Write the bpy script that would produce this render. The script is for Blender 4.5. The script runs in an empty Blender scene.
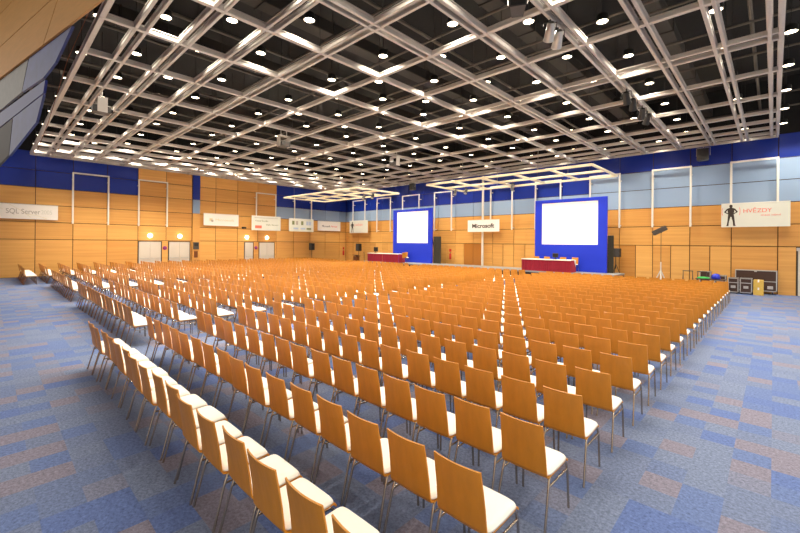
import bpy, bmesh, math, random
from mathutils import Vector, Matrix
random.seed(7)
C = bpy.context.scene
COL = C.collection

# ------------------------------------------------------------------ camera
ZC = 2.3
YAW = math.atan(373.5 / 392.5)
ROLL = math.atan(.00975)
cam_d = bpy.data.cameras.new('camera')
cam_d.sensor_width = 36.0
cam_d.lens = 392.5 / 800 * 36.0
cam_d.shift_y = -23.6 / 800
cam_d.clip_end = 200
cam = bpy.data.objects.new('camera', cam_d)
COL.objects.link(cam)
cam.matrix_world = (Matrix.Translation((0, 0, ZC)) @ Matrix.Rotation(YAW, 4, 'Z')
                    @ Matrix.Rotation(math.pi / 2, 4, 'X') @ Matrix.Rotation(ROLL, 4, 'Z'))
C.camera = cam

# ------------------------------------------------------------------ world, light level, exposure
WORLD = 0.72
LAMP_W = 270.0
LAMP_COL = (1.0, .90, .74)
EXPOSURE = 0.45
w = bpy.data.worlds.new('hall_light')
C.world = w
w.use_nodes = True
w.node_tree.nodes['Background'].inputs[0].default_value = (1.0, .93, .84, 1)
w.node_tree.nodes['Background'].inputs[1].default_value = WORLD
C.view_settings.view_transform = 'Standard'
C.view_settings.look = 'None'
C.view_settings.exposure = EXPOSURE
C.view_settings.gamma = 1.0
C.view_settings.use_curve_mapping = False

# ------------------------------------------------------------------ materials
def lin(r, g, b):
    f = lambda c: ((c / 255) / 12.92) if c / 255 <= .04045 else (((c / 255) + .055) / 1.055) ** 2.4
    return (f(r), f(g), f(b), 1)

def mat(name, rgb, rough=.5, metal=0.0, emit=None, noise=0.0, nscale=8.0, stretch=(1, 1, 1), coat=0.0, bump=0.0):
    m = bpy.data.materials.new(name)
    m.use_nodes = True
    nt = m.node_tree
    b = nt.nodes['Principled BSDF']
    c = lin(*rgb)
    b.inputs['Base Color'].default_value = c
    b.inputs['Roughness'].default_value = rough
    b.inputs['Metallic'].default_value = metal
    if coat:
        b.inputs['Coat Weight'].default_value = coat
        b.inputs['Coat Roughness'].default_value = .12
    if emit:
        b.inputs['Emission Color'].default_value = lin(*emit[0])
        b.inputs['Emission Strength'].default_value = emit[1]
    if noise or bump:
        tc = nt.nodes.new('ShaderNodeTexCoord')
        mp = nt.nodes.new('ShaderNodeMapping')
        mp.inputs['Scale'].default_value = stretch
        nz = nt.nodes.new('ShaderNodeTexNoise')
        nz.inputs['Scale'].default_value = nscale
        nz.inputs['Detail'].default_value = 4
        nt.links.new(tc.outputs['Object'], mp.inputs['Vector'])
        nt.links.new(mp.outputs['Vector'], nz.inputs['Vector'])
        if noise:
            mx = nt.nodes.new('ShaderNodeMix')
            mx.data_type = 'RGBA'
            mx.inputs['A'].default_value = tuple(min(1, x * (1 - noise)) for x in c[:3]) + (1,)
            mx.inputs['B'].default_value = tuple(min(1, x * (1 + noise)) for x in c[:3]) + (1,)
            nt.links.new(nz.outputs['Fac'], mx.inputs['Factor'])
            nt.links.new(mx.outputs['Result'], b.inputs['Base Color'])
        if bump:
            bp = nt.nodes.new('ShaderNodeBump')
            bp.inputs['Strength'].default_value = bump
            nt.links.new(nz.outputs['Fac'], bp.inputs['Height'])
            nt.links.new(bp.outputs['Normal'], b.inputs['Normal'])
    return m

def panel_mat(name, dark, light, rough, grain=True, axis='Y', coat=0.0):
    """wall panels: the colour attribute «tone» picks each panel's own shade of veneer or paint; grain runs level"""
    m = bpy.data.materials.new(name)
    m.use_nodes = True
    nt = m.node_tree
    b = nt.nodes['Principled BSDF']
    b.inputs['Roughness'].default_value = rough
    if coat:
        b.inputs['Coat Weight'].default_value = coat
        b.inputs['Coat Roughness'].default_value = .2
    at = nt.nodes.new('ShaderNodeAttribute')
    at.attribute_name = 'tone'
    mx = nt.nodes.new('ShaderNodeMix')
    mx.data_type = 'RGBA'
    mx.inputs['A'].default_value = lin(*dark)
    mx.inputs['B'].default_value = lin(*light)
    if grain:
        tc = nt.nodes.new('ShaderNodeTexCoord')
        mp = nt.nodes.new('ShaderNodeMapping')
        mp.inputs['Scale'].default_value = (.25, .25, 9.0)
        ad = nt.nodes.new('ShaderNodeVectorMath')
        ad.operation = 'MULTIPLY_ADD'
        ad.inputs[1].default_value = (37, 37, 37)
        nz = nt.nodes.new('ShaderNodeTexNoise')
        nz.inputs['Scale'].default_value = 1.0
        nz.inputs['Detail'].default_value = 5
        nt.links.new(tc.outputs['Object'], mp.inputs['Vector'])
        nt.links.new(at.outputs['Color'], ad.inputs[0])
        nt.links.new(mp.outputs['Vector'], ad.inputs[2])
        nt.links.new(ad.outputs['Vector'], nz.inputs['Vector'])
        m1 = nt.nodes.new('ShaderNodeMath')
        m1.operation = 'MULTIPLY_ADD'
        m1.inputs[1].default_value = .64
        m1.inputs[2].default_value = -.32
        nt.links.new(nz.outputs['Fac'], m1.inputs[0])
        m2 = nt.nodes.new('ShaderNodeMath')
        m2.use_clamp = True
        nt.links.new(m1.outputs[0], m2.inputs[0])
        nt.links.new(at.outputs['Fac'], m2.inputs[1])
        nt.links.new(m2.outputs[0], mx.inputs['Factor'])
    else:
        nt.links.new(at.outputs['Fac'], mx.inputs['Factor'])
    nt.links.new(mx.outputs['Result'], b.inputs['Base Color'])
    return m

def carpet_mat():
    m = bpy.data.materials.new('carpet_tiles')
    m.use_nodes = True
    nt = m.node_tree
    N, L = nt.nodes.new, nt.links.new
    b = nt.nodes['Principled BSDF']
    b.inputs['Roughness'].default_value = .95
    b.inputs['Specular IOR Level'].default_value = .1
    tc = N('ShaderNodeTexCoord')
    sn = N('ShaderNodeVectorMath'); sn.operation = 'SNAP'
    sn.inputs[1].default_value = (.31, .31, 50)
    L(tc.outputs['Object'], sn.inputs[0])
    wn = N('ShaderNodeTexWhiteNoise'); wn.noise_dimensions = '2D'
    L(sn.outputs[0], wn.inputs['Vector'])
    rp = N('ShaderNodeValToRGB')
    rp.color_ramp.interpolation = 'CONSTANT'
    cols = [(0, (108, 120, 150)), (.22, (98, 115, 158)), (.40, (112, 124, 152)), (.58, (93, 111, 160)), (.68, (124, 121, 138)), (.86, (103, 117, 152)), (.93, (117, 122, 145))]
    e = rp.color_ramp.elements
    e[0].position, e[0].color = 0, lin(*cols[0][1])
    e[1].position, e[1].color = cols[1][0], lin(*cols[1][1])
    for p, c in cols[2:]:
        x = e.new(p); x.color = lin(*c)
    L(wn.outputs['Value'], rp.inputs['Fac'])
    nz = N('ShaderNodeTexNoise'); nz.inputs['Scale'].default_value = 34; nz.inputs['Detail'].default_value = 6
    nz.inputs['Roughness'].default_value = .8
    L(tc.outputs['Object'], nz.inputs['Vector'])
    sc = N('ShaderNodeMath'); sc.operation = 'MULTIPLY_ADD'; sc.inputs[1].default_value = 2.6; sc.inputs[2].default_value = -.3
    L(nz.outputs['Fac'], sc.inputs[0])
    ml = N('ShaderNodeVectorMath'); ml.operation = 'MULTIPLY'
    L(rp.outputs['Color'], ml.inputs[0]); L(sc.outputs[0], ml.inputs[1])
    L(ml.outputs[0], b.inputs['Base Color'])
    bp = N('ShaderNodeBump'); bp.inputs['Strength'].default_value = .12
    L(nz.outputs['Fac'], bp.inputs['Height']); L(bp.outputs['Normal'], b.inputs['Normal'])
    return m

M = {}
M['carpet'] = carpet_mat()
M['wall_wood'] = panel_mat('beech_wall_panel', (180, 114, 42), (238, 184, 104), .42)
M['wall_blue'] = panel_mat('deep_blue_panel', (10, 30, 112), (20, 54, 164), .3, False)
M['wall_light'] = panel_mat('pale_blue_panel', (126, 152, 186), (156, 180, 208), .45, False)
M['joint'] = mat('joint_brown', (74, 48, 18), .9)  # dark brown backing that shows in the panel joints
M['black_void'] = mat('matt_black', (9, 8, 8), .9)
M['rail'] = mat('brushed_aluminium', (196, 190, 184), .38, .35, noise=.06, nscale=3)
M['white_pipe'] = mat('white_powder_coat', (226, 222, 212), .4, noise=.03)
M['truss'] = mat('cream_truss_paint', (232, 222, 196), .4, noise=.03)
M['lamp_can'] = mat('lamp_housing_grey', (34, 32, 30), .5, .3, noise=.1)
M['lamp_lens'] = mat('lamp_lens', (255, 240, 214), .4, emit=((255, 236, 204), 9.0))
M['chair_wood'] = mat('stained_plywood', (204, 134, 34), .45, noise=.2, nscale=7, stretch=(2.2, 2.2, .5))
M['chair_edge'] = M['chair_wood']
M['cushion'] = mat('white_seat_fabric', (246, 243, 234), .85, noise=.03, nscale=60)
M['chrome'] = mat('chromed_tube', (178, 164, 148), .26, .95, noise=.04)
M['red_cloth'] = mat('crimson_skirting', (164, 30, 54), .7, noise=.12, nscale=5)
M['white_cloth'] = mat('white_table_linen', (246, 240, 228), .8, noise=.02)
M['screen_frame'] = mat('royal_blue_screen_surround', (16, 50, 206), .7, noise=.06, nscale=1.5)
M['screen'] = mat('projection_screen_white', (255, 250, 238), .6, emit=((255, 246, 224), .16))
M['banner'] = mat('white_banner_vinyl', (244, 240, 232), .5, noise=.03, nscale=2)
M['banner_grey'] = mat('pale_grey_banner_vinyl', (214, 216, 204), .5, noise=.05, nscale=2)
M['ink_grey'] = mat('faded_grey_ink', (176, 170, 160), .7)
M['ink_dark'] = mat('dark_ink', (70, 62, 56), .7)
M['ink_red'] = mat('coral_red_ink', (232, 112, 92), .7)
M['ink_tan'] = mat('pale_tan_ink', (226, 214, 176), .7)
M['ink_green'] = mat('olive_ink', (128, 138, 96), .7)
M['ink_blue'] = mat('pale_blue_ink', (176, 192, 214), .7)
M['ink_black'] = mat('black_brown_ink', (52, 42, 34), .7)
M['black'] = mat('black_plastic', (26, 25, 25), .5, noise=.1)
M['grey_dark'] = mat('dark_grey_plastic', (66, 64, 62), .5, noise=.1)
M['drape'] = mat('charcoal_drape', (58, 54, 44), .9, noise=.15, nscale=6)
M['stage_top'] = mat('grey_stage_board', (150, 150, 150), .6, noise=.08, nscale=3)
M['case_board'] = mat('dark_brown_laminate', (66, 44, 34), .45, noise=.15)
M['alu'] = mat('aluminium_edging', (200, 198, 194), .35, .6, noise=.05)
M['cardboard'] = mat('yellow_cardboard', (212, 176, 84), .8, noise=.08)
M['blue_bag'] = mat('blue_plastic', (40, 56, 200), .4, noise=.1)
M['green_bag'] = mat('green_plastic', (60, 190, 90), .4, noise=.1)
M['red_paint'] = mat('signal_red', (206, 40, 30), .4, noise=.05)
M['door'] = mat('pale_grey_door', (206, 198, 186), .45, noise=.04, nscale=2)
M['steel'] = mat('satin_steel', (190, 188, 184), .3, .8, noise=.04)
M['lectern'] = mat('walnut_veneer', (120, 66, 30), .45, noise=.2, nscale=6, stretch=(.6, .6, 3))
M['duct'] = mat('dull_duct_grey', (44, 39, 34), .7, .1, noise=.15, nscale=2)
M['pipe'] = mat('painted_conduit', (84, 76, 68), .6, .1, noise=.15, nscale=2)
M['reflection_blue'] = mat('painted_reflection_blue', (50, 60, 112), .32, .3, noise=.6, nscale=5, bump=.6)  # mottled base colour stands in for reflections on the glossy leaves
M['reflection_chrome'] = mat('painted_reflection_steel', (88, 84, 78), .3, .4, noise=.5, nscale=9, bump=.6)  # the blade's reflections are likewise painted in as mottled tone
M['sign_purple'] = mat('round_sign_purple', (140, 44, 110), .5)
M['cable'] = mat('rusty_orange_cable', (130, 66, 36), .6)
M['soffit_wood'] = mat('maple_soffit_veneer', (196, 146, 84), .5, noise=.16, nscale=2, stretch=(.4, 6, 6))
M['wire'] = mat('steel_wire', (150, 146, 140), .4, .6)

# ------------------------------------------------------------------ mesh helpers
class MB:
    """collects boxes, prisms, tubes and lathes; build() links them as ONE mesh object"""
    def __init__(self):
        self.v, self.f, self.mi, self.tone, self.sm = [], [], [], [], []
    def _add(self, vs, fs, mi=0, tone=.5, smooth=False):
        o = len(self.v)
        self.v += [tuple(x) for x in vs]
        for f in fs:
            self.f.append(tuple(i + o for i in f))
            self.mi.append(mi); self.tone.append(tone); self.sm.append(smooth)
    def box(self, x0, x1, y0, y1, z0, z1, mi=0, tone=.5, bev=0.0):
        if bev:
            b = min(bev, (x1 - x0) * .45, (y1 - y0) * .45, (z1 - z0) * .45)
            vs, idx = [], {}
            for sx in (0, 1):
                for sy in (0, 1):
                    for sz in (0, 1):
                        cx, cy, cz = (x0, x1)[sx], (y0, y1)[sy], (z0, z1)[sz]
                        dx, dy, dz = (b, -b)[sx], (b, -b)[sy], (b, -b)[sz]
                        for a, p in enumerate(((cx, cy + dy, cz + dz), (cx + dx, cy, cz + dz), (cx + dx, cy + dy, cz))):
                            idx[sx, sy, sz, a] = len(vs); vs.append(p)
            g = lambda *k: idx[k]
            fs = []
            for s in (0, 1):
                for a in range(3):
                    q = []
                    for (p, r) in ((0, 0), (1, 0), (1, 1), (0, 1)):
                        k = [0, 0, 0]; k[a] = s; k[(a + 1) % 3] = p; k[(a + 2) % 3] = r
                        q.append(g(k[0], k[1], k[2], a))
                    fs.append(q if s else q[::-1])
            for a in range(3):       # edges parallel to axis a
                u, w_ = (a + 1) % 3, (a + 2) % 3
                for p in (0, 1):
                    for r in (0, 1):
                        k0 = [0, 0, 0]; k1 = [0, 0, 0]
                        k0[a], k1[a] = 0, 1
                        k0[u] = k1[u] = p; k0[w_] = k1[w_] = r
                        q = [g(*k0, u), g(*k1, u), g(*k1, w_), g(*k0, w_)]
                        fs.append(q if (p ^ r) == 0 else q[::-1])
            for sx in (0, 1):
                for sy in (0, 1):
                    for sz in (0, 1):
                        t = [g(sx, sy, sz, 0), g(sx, sy, sz, 1), g(sx, sy, sz, 2)]
                        fs.append(t if (sx + sy + sz) % 2 else t[::-1])
            self._add(vs, fs, mi, tone)
            return self
        vs = [(x0, y0, z0), (x1, y0, z0), (x1, y1, z0), (x0, y1, z0), (x0, y0, z1), (x1, y0, z1), (x1, y1, z1), (x0, y1, z1)]
        fs = [(3, 2, 1, 0), (4, 5, 6, 7), (0, 1, 5, 4), (1, 2, 6, 5), (2, 3, 7, 6), (3, 0, 4, 7)]
        self._add(vs, fs, mi, tone)
        return self
    def tube(self, pts, r, n=8, mi=0, cap=True):
        pts = [Vector(p) for p in pts]
        rs = r if isinstance(r, (list, tuple)) else [r] * len(pts)
        rings, up = [], None
        for i, p in enumerate(pts):
            d = (pts[min(i + 1, len(pts) - 1)] - pts[max(i - 1, 0)]).normalized()
            if up is None:
                up = Vector((0, 0, 1)) if abs(d.z) < .9 else Vector((1, 0, 0))
            s = d.cross(up)
            if s.length < 1e-4:
                s = d.cross(Vector((0, 1, 0)))
            s.normalize(); up = s.cross(d).normalized()
            rings.append([p + (s * math.cos(2 * math.pi * k / n) + up * math.sin(2 * math.pi * k / n)) * rs[i] for k in range(n)])
        vs = [v for ring in rings for v in ring]
        fs = []
        for i in range(len(pts) - 1):
            for k in range(n):
                a, b = i * n + k, i * n + (k + 1) % n
                fs.append((a, b, b + n, a + n))
        self._add(vs, fs, mi, .5, n > 4)
        if cap:
            self._add(rings[0], [tuple(range(n))[::-1]], mi)
            self._add(rings[-1], [tuple(range(n))], mi)
        return self
    def lathe(self, prof, n=20, mi=0, at=(0, 0, 0), cap=True):
        vs, fs = [], []
        for (r, z) in prof:
            for k in range(n):
                vs.append((at[0] + r * math.cos(2 * math.pi * k / n), at[1] + r * math.sin(2 * math.pi * k / n), at[2] + z))
        for i in range(len(prof) - 1):
            for k in range(n):
                a, b = i * n + k, i * n + (k + 1) % n
                fs.append((a, b, b + n, a + n))
        self._add(vs, fs, mi, .5, True)
        if cap:
            self._add(vs[:n], [tuple(range(n))[::-1]], mi)
            self._add(vs[-n:], [tuple(range(n))], mi)
        return self
    def prism(self, poly, org, ux, uy, depth, mi=0, tone=.5):
        """polygon (a,b) in the plane org + a*ux + b*uy, thickened along ux×uy"""
        ux, uy, org = Vector(ux).normalized(), Vector(uy).normalized(), Vector(org)
        nrm = ux.cross(uy).normalized() * depth
        n = len(poly)
        A = [org + ux * a + uy * b for a, b in poly]
        vs = A + [p + nrm for p in A]
        fs = [tuple(range(n))[::-1], tuple(range(n, 2 * n))] + [(i, (i + 1) % n, (i + 1) % n + n, i + n) for i in range(n)]
        self._add(vs, fs, mi, tone)
        return self
    def obox(self, c, size, rot, mi=0, bev=0.0):
        """box turned by an euler about its centre"""
        sub = MB(); sub.box(-size[0] / 2, size[0] / 2, -size[1] / 2, size[1] / 2, -size[2] / 2, size[2] / 2, mi, .5, bev)
        from mathutils import Euler
        R = Euler(rot).to_matrix()
        self._add([R @ Vector(p) + Vector(c) for p in sub.v], sub.f, mi)
        return self
    def mesh(self, name, mats):
        me = bpy.data.meshes.new(name)
        me.from_pydata(self.v, [], self.f)
        for m in (mats if isinstance(mats, (list, tuple)) else [mats]):
            me.materials.append(m)
        me.polygons.foreach_set('material_index', self.mi)
        me.polygons.foreach_set('use_smooth', self.sm)
        if len(set(self.tone)) > 1:
            at = me.color_attributes.new('tone', 'FLOAT_COLOR', 'CORNER')
            d = []
            for p in me.polygons:
                t = self.tone[p.index]
                d += [t, t, t, 1.0] * p.loop_total
            at.data.foreach_set('color', d)
        me.update()
        return me
    def build(self, name, mats, parent=None):
        o = bpy.data.objects.new(name, self.mesh(name, mats))
        COL.objects.link(o)
        if parent is not None:
            o.parent = parent
        return o

def tag(o, label, cat, group=None, kind=None):
    o['label'] = label; o['category'] = cat
    if group: o['group'] = group
    if kind: o['kind'] = kind
    return o

def thing(name, loc, label, cat, group=None, rz=0.0):
    o = bpy.data.objects.new(name, None)
    o.empty_display_size = .1
    COL.objects.link(o)
    o.location = loc; o.rotation_euler = (0, 0, rz)
    return tag(o, label, cat, group)

def struct(o, label=None):
    o['kind'] = 'structure'
    if label: o['label'] = label
    return o

def copy_tree(o, parent=None):
    c = o.copy(); COL.objects.link(c)
    if parent is not None:
        c.parent = parent
        c.matrix_parent_inverse = o.matrix_parent_inverse.copy()
    for ch in list(o.children):
        copy_tree(ch, c)
    return c

ORD = ['zeroth', 'first', 'second', 'third', 'fourth', 'fifth', 'sixth', 'seventh', 'eighth', 'ninth', 'tenth', 'eleventh', 'twelfth',
       'thirteenth', 'fourteenth', 'fifteenth', 'sixteenth', 'seventeenth', 'eighteenth', 'nineteenth', 'twentieth', 'twenty-first',
       'twenty-second', 'twenty-third', 'twenty-fourth', 'twenty-fifth', 'twenty-sixth', 'twenty-seventh', 'twenty-eighth']

def project(X, Y, Z):
    """how a point falls in the 800×533 frame; used only to see which chairs are in view"""
    fx, fy, rx, ry = -math.sin(YAW), math.cos(YAW), math.cos(YAW), math.sin(YAW)
    d = X * fx + Y * fy
    if d < .05: return None
    return 400 + 392.5 * (X * rx + Y * ry) / d, 242.9 - 392.5 * (Z - ZC) / d, d

# ------------------------------------------------------------------ the hall
XA, YB, ZT = -32.8, 26.15, 10.4
XR, YN = 7.0, -7.0            # the hall runs on past the photograph to the right and behind the camera
struct(MB().box(XA - .3, XR, YN, YB + .3, -.1, 0).build('floor', M['carpet']))
ceil = struct(MB().box(XA - .3, XR, -3.8, YB + .3, ZT, ZT + .1).build('ceiling', M['black_void']))
ROWS = [(0, 2.3), (2.3, 3.37), (3.37, 4.43), (4.43, 5.5), (5.5, 6.55), (6.55, 7.7)]
G = .018
rnd = random.Random(3)
def tone(): return rnd.choice((.45, .5, .55, .6, .65, .7, .75))

# left wall
mb = MB()
mb.box(XA - .3, XA - .05, -3.8, YB + .05, 0, ZT, 1)
mb.box(XA - .05, XA, -3.8, YB, 7.7, ZT, 4)
def apanel(y0, y1, z0, z1, mi, t=None):
    mb.box(XA - .06, XA, y0 + G, y1 - G, z0 + G, z1 - G, mi, tone() if t is None else t)
ys = [.22 + 1.79 * k for k in range(-2, 15)] + [YB]
for a, b in zip(ys[:-1], ys[1:]):
    for r, (z0, z1) in enumerate(ROWS):
        mid = (a + b) / 2
        if r == 0 and (7.3 < mid < 11 or 14.5 < mid < 18.2):
            continue
        mi = 0
        if r >= 4 and (mid < 7.38 or mid > 18): mi = 2
        if r == 3 and mid > 18.0: mi = 3
        apanel(a, b, z0, z1, mi)
for a, b in ((8.9, 9.32), (10.86, 10.96), (14.54, 15.14), (15.98, 16.45), (17.97, 18.12)):
    apanel(a, b, 0, 2.3, 0)
for a, b in ((7.38, 8.9), (9.32, 10.86), (15.14, 15.98), (16.45, 17.97)):
    apanel(a, b, 2.24, 2.3, 0)
# shallow pilaster with painted head
mb.box(XA, XA + .12, 10.98, 11.5, 0, 4.43, 0, .6)
mb.box(XA, XA + .12, 10.98, 11.5, 4.45, 5.5, 3, .3)
mb.box(XA, XA + .12, 10.98, 11.5, 5.52, 7.7, 2, .6)
struct(mb.build('wall_left', [M['wall_wood'], M['joint'], M['wall_blue'], M['wall_light'], M['black_void']]))

# front wall
mb = MB()
mb.box(XA - .05, XR, YB + .05, YB + .3, 0, ZT, 1)
mb.box(XA, XR, YB, YB + .05, 7.7, ZT, 4)
xs = [.15 + 1.715 * k for k in range(4, -20, -1)]
xs = [x for x in xs if x > XA + .3] + [XA]
darker = {(-9, 1), (-10, 0), (-8, 0)}
for a, b in zip(xs[1:], xs[:-1]):
    k = round((b - .15) / 1.715)
    mid = (a + b) / 2
    for r, (z0, z1) in enumerate(ROWS):
        mi = 0
        if r == 3 or (r == 4 and mid > -8.4): mi = 3
        elif r >= 4: mi = 2
        if r == 0 and k != 0 and b - a > 1.2:
            h = (a + b) / 2
            if k == 1:
                mb.box(a + G, a + .62, YB, YB + .06, z0, z1 - G, 0, .6)
                continue
            for j, (p, q) in enumerate(((a, h), (h, b))):
                t = -.3 if (k, j) in ((-10, 1), (-9, 0)) else (.2 if k == -3 and j == 0 else tone())
                mb.box(p + G, q - G, YB, YB + .06, z0, z1 - G, 0, t)
        else:
            mb.box(a + G, b - G, YB, YB + .06, z0 + G, z1 - G, mi, tone())
struct(mb.build('wall_front', [M['wall_wood'], M['joint'], M['wall_blue'], M['wall_light'], M['black_void']]))

struct(MB().box(XA - .05, -4.0, -3.8, -3.5, 0, 4.4).build('wall_back_blocker', M['wall_wood']))  # unseen low wall, added to hold fill light off the left floor

# doors
def door(idx, y0, y1, leaves, wall='A'):
    root = struct(MB().box(XA - .05, XA - .03, y0, y1, 0, 2.24).build('door_%d' % idx, M['grey_dark']))
    n = leaves
    for i in range(n):
        a = y0 + .04 + (y1 - y0 - .08) * i / n; b = y0 + .04 + (y1 - y0 - .08) * (i + 1) / n
        lf = MB().box(XA - .03, XA + .02, a + .006, b - .006, .01, 2.2, bev=.004).build('leaf', M['door'], root)
        MB().tube([(XA + .06, a + .1, 1.02), (XA + .06, b - .1, 1.02)], .02).box(XA + .02, XA + .07, a + .09, a + .13, .99, 1.05).box(XA + .02, XA + .07, b - .13, b - .09, .99, 1.05).build('push_bar', M['steel'], lf)
door(1, 7.4, 8.88, 2); door(2, 9.34, 10.84, 2); door(3, 15.16, 15.96, 1); door(4, 16.47, 17.95, 2)
root = struct(MB().box(.8, 2.4, YB - .005, YB + .05, 0, 2.2).build('door_5', M['grey_dark']))
for a, b in ((.84, 1.59), (1.61, 2.36)):
    MB().box(a, b, YB - .03, YB - .005, .01, 2.1, bev=.004).build('leaf', M['door'], root)
MB().box(.78, 2.42, YB - .05, YB - .005, 2.1, 2.25, bev=.01).build('door_head', M['alu'], root)

# ducts and conduits in the black void above the grid
for i, (x, zz, wd) in enumerate(((-2.6, 9.3, .5), (-6.1, 9.6, .6), (-10.6, 9.2, .5), (-15.5, 9.6, .7), (-21.0, 9.3, .5), (-26.5, 9.5, .6))):
    m_ = MB()
    y = .5
    while y < 25:
        m_.box(x - wd / 2, x + wd / 2, y, y + 2.36, zz - .2, zz + .2, bev=.02)
        m_.box(x - wd / 2 - .03, x + wd / 2 + .03, y + 2.36, y + 2.4, zz - .23, zz + .23)
        y += 2.4
    m_.build('air_duct', M['duct'], ceil)
for y in (1.2, 2.2, 3.1, 4.2, 5.4, 7.2, 9.3, 11.6, 12.2, 14.5, 17.0, 19.4, 22.0, 24.2):
    MB().tube([(XA + .1, y, 8.5), (XR - .5, y, 8.5)], .035, 6).build('conduit', M['pipe'], ceil)
for x in (-.5, -4.4, -7.9, -12.4, -14.6, -18.2, -22.0, -25.1, -29.4):
    MB().tube([(x, .3, 8.75), (x, 26, 8.75)], .05, 6).build('conduit', M['pipe'], ceil)

# the raised wooden wall leaf at the near left end of the hall, leaning a little, and the partition leaves hung under it
E0, ED = Vector((-7.188, 1.174, 5.85)), Vector((-.98277, -.18484, 0))
EU = Vector((-.0396, .2106, .9768))
m_ = MB()
for s0, s1 in ((-6, 2.53), (2.57, 12)):
    for t0, t1 in ((0, 1.12), (1.15, 2.6), (2.63, 4.4)):
        m_.prism([(s0, t0), (s1, t0), (s1, t1), (s0, t1)], E0, ED, EU, -.03)
m_.prism([(-6, .02), (12, .02), (12, 4.4), (-6, 4.4)], E0 + ED.cross(EU) * .005, ED, EU, -.02, 1)
struct(m_.build('trim_1', [M['soffit_wood'], M['joint']]))
root = thing('folding_partition', (-10.2, .63, 4.1), 'glossy blue and chrome partition leaves hung under the raised wooden wall leaf, top left', 'partition')
root_inv = Matrix.Translation((10.2, -.63, -4.1))
EZ = Vector((E0.x, E0.y, 0))
def leaf(poly, name, m_, off=0.0, th=.04):
    b = MB()
    b.prism(poly, EZ + Vector((.18484, -.98277, 0)) * off, ED, (0, 0, 1), th)
    b.v = [tuple(root_inv @ Vector(p)) for p in b.v]
    b.build(name, m_, root)
leaf([(1.27, 5.84), (2.03, 5.42), (2.64, 5.28), (3.87, 5.27), (3.45, 5.84)], 'leaf', M['reflection_blue'])
leaf([(3.5, 5.84), (3.9, 5.27), (6.2, 5.12), (6.2, 5.84)], 'blade', M['reflection_chrome'])
leaf([(2.53, 5.22), (2.63, 5.0), (6.2, 4.74), (6.2, 5.08)], 'dark_leaf', M['wall_blue'])
leaf([(2.63, 4.97), (3.01, 4.52), (4.71, 4.07), (4.45, 4.84)], 'leaf', M['reflection_blue'])
leaf([(4.5, 4.83), (4.74, 4.1), (6.2, 3.8), (6.2, 4.7)], 'blade', M['grey_dark'])
tag(MB().tube([(-10.6, 1.5, 7.3), (-11.4, 1.2, 6.3), (-12.2, .95, 5.0), (-12.8, .8, 4.4)], .006, 6).build('cable', M['cable']),
    'thin rust-coloured cable slanting down past the hung partition, top left', 'cable')

# ------------------------------------------------------------------ the lighting grid
XL = [(.0, 2), (-1.04, 2), (-2.25, 2), (-3.6, 2), (-5.2, 2), (-6.9, 2), (-8.9, 1), (-11.2, 1), (-13.6, 1), (-16.25, 1), (-18.9, 1), (-21.3, 1),
      (-23.6, 1), (-25.6, 2), (-27.3, 2), (-28.9, 2), (-30.25, 2), (-31.46, 2), (-32.45, 1)]
YL = [(1.78, 1), (2.54, 2), (3.5, 2), (4.7, 2), (6.3, 2), (8.35, 1), (10.5, 1), (13.2, 2), (15.8, 1), (18.4, 1), (20.6, 1), (22.1, 1),
      (23.4, 1), (24.5, 1), (25.35, 1)]
grid = thing('lighting_grid', (-16.2, 13.5, 7.4), 'silver aluminium lattice grid hung under the black ceiling void', 'ceiling grid')
gi = Matrix.Translation((16.2, -13.5, -7.4))
def rail(x0, x1, y0, y1, z0=7.39, z1=7.51):
    b = MB()
    b.box(x0, x1, y0, y1, z0, z1, bev=.012)
    if x1 - x0 < y1 - y0:
        b.box(x0 - .02, x1 + .02, y0, y1, z1, z1 + .02)
    else:
        b.box(x0, x1, y0 - .02, y1 + .02, z1, z1 + .02)
    b.v = [tuple(gi @ Vector(p)) for p in b.v]
    b.build('rail', M['rail'], grid)
for x, n in XL:
    for d in ((-.1, .1) if n == 2 else (0,)):
        h = .04 if n == 2 else .06
        rail(x + d - h, x + d + h, 1.74, 25.39)
for y, n in YL:
    g_ = .21 if y == 13.2 else .11
    for d in ((-g_, g_) if n == 2 else (0,)):
        h = .04 if n == 2 else .06
        rail(-32.5, .06, y + d - h, y + d + h, 7.40, 7.50)
rail(.06, .115, 1.0, 25.6, 7.64, 7.74)

# downlights, staggered in lines that run towards the front wall
K = 5.55 / 5.15
S1 = [2.8, 5.12, 7.5, 9.75, 12.0, 14.5, 16.95, 19.4, 21.8, 23.9]
S2 = [1.75, 3.9, 6.35, 8.61, 10.95, 13.25, 15.65, 18.1, 20.5, 22.9]
LX = [1.0, .27, -.95, -2.9, -4.15, -5.5, -6.68, -7.85, -9.2, -10.2, -11.3, -12.8, -13.9, -15.1, -16.4, -17.6, -18.7, -19.8, -21.1, -22.4, -23.7, -25.0, -26.3, -27.6, -28.9, -30.0]
def lamp_mesh():
    can = MB().lathe([(.05, .19), (.13, .17), (.14, .14), (.14, .02), (.155, 0.0), (.13, 0.0), (.13, .012)], 20, cap=False)
    can.tube([(0, 0, .18), (0, 0, 2.55)], .009, 6)
    lens = MB().lathe([(.001, .006), (.09, .004), (.128, .010)], 20, cap=False)
    return can.mesh('housing', M['lamp_can']), lens.mesh('lens', M['lamp_lens'])
can_me, lens_me = lamp_mesh()
spot = bpy.data.lights.new('downlight_beam', 'SPOT')
spot.energy = LAMP_W; spot.color = LAMP_COL; spot.spot_size = math.radians(138); spot.spot_blend = .75; spot.shadow_soft_size = .12
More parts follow.
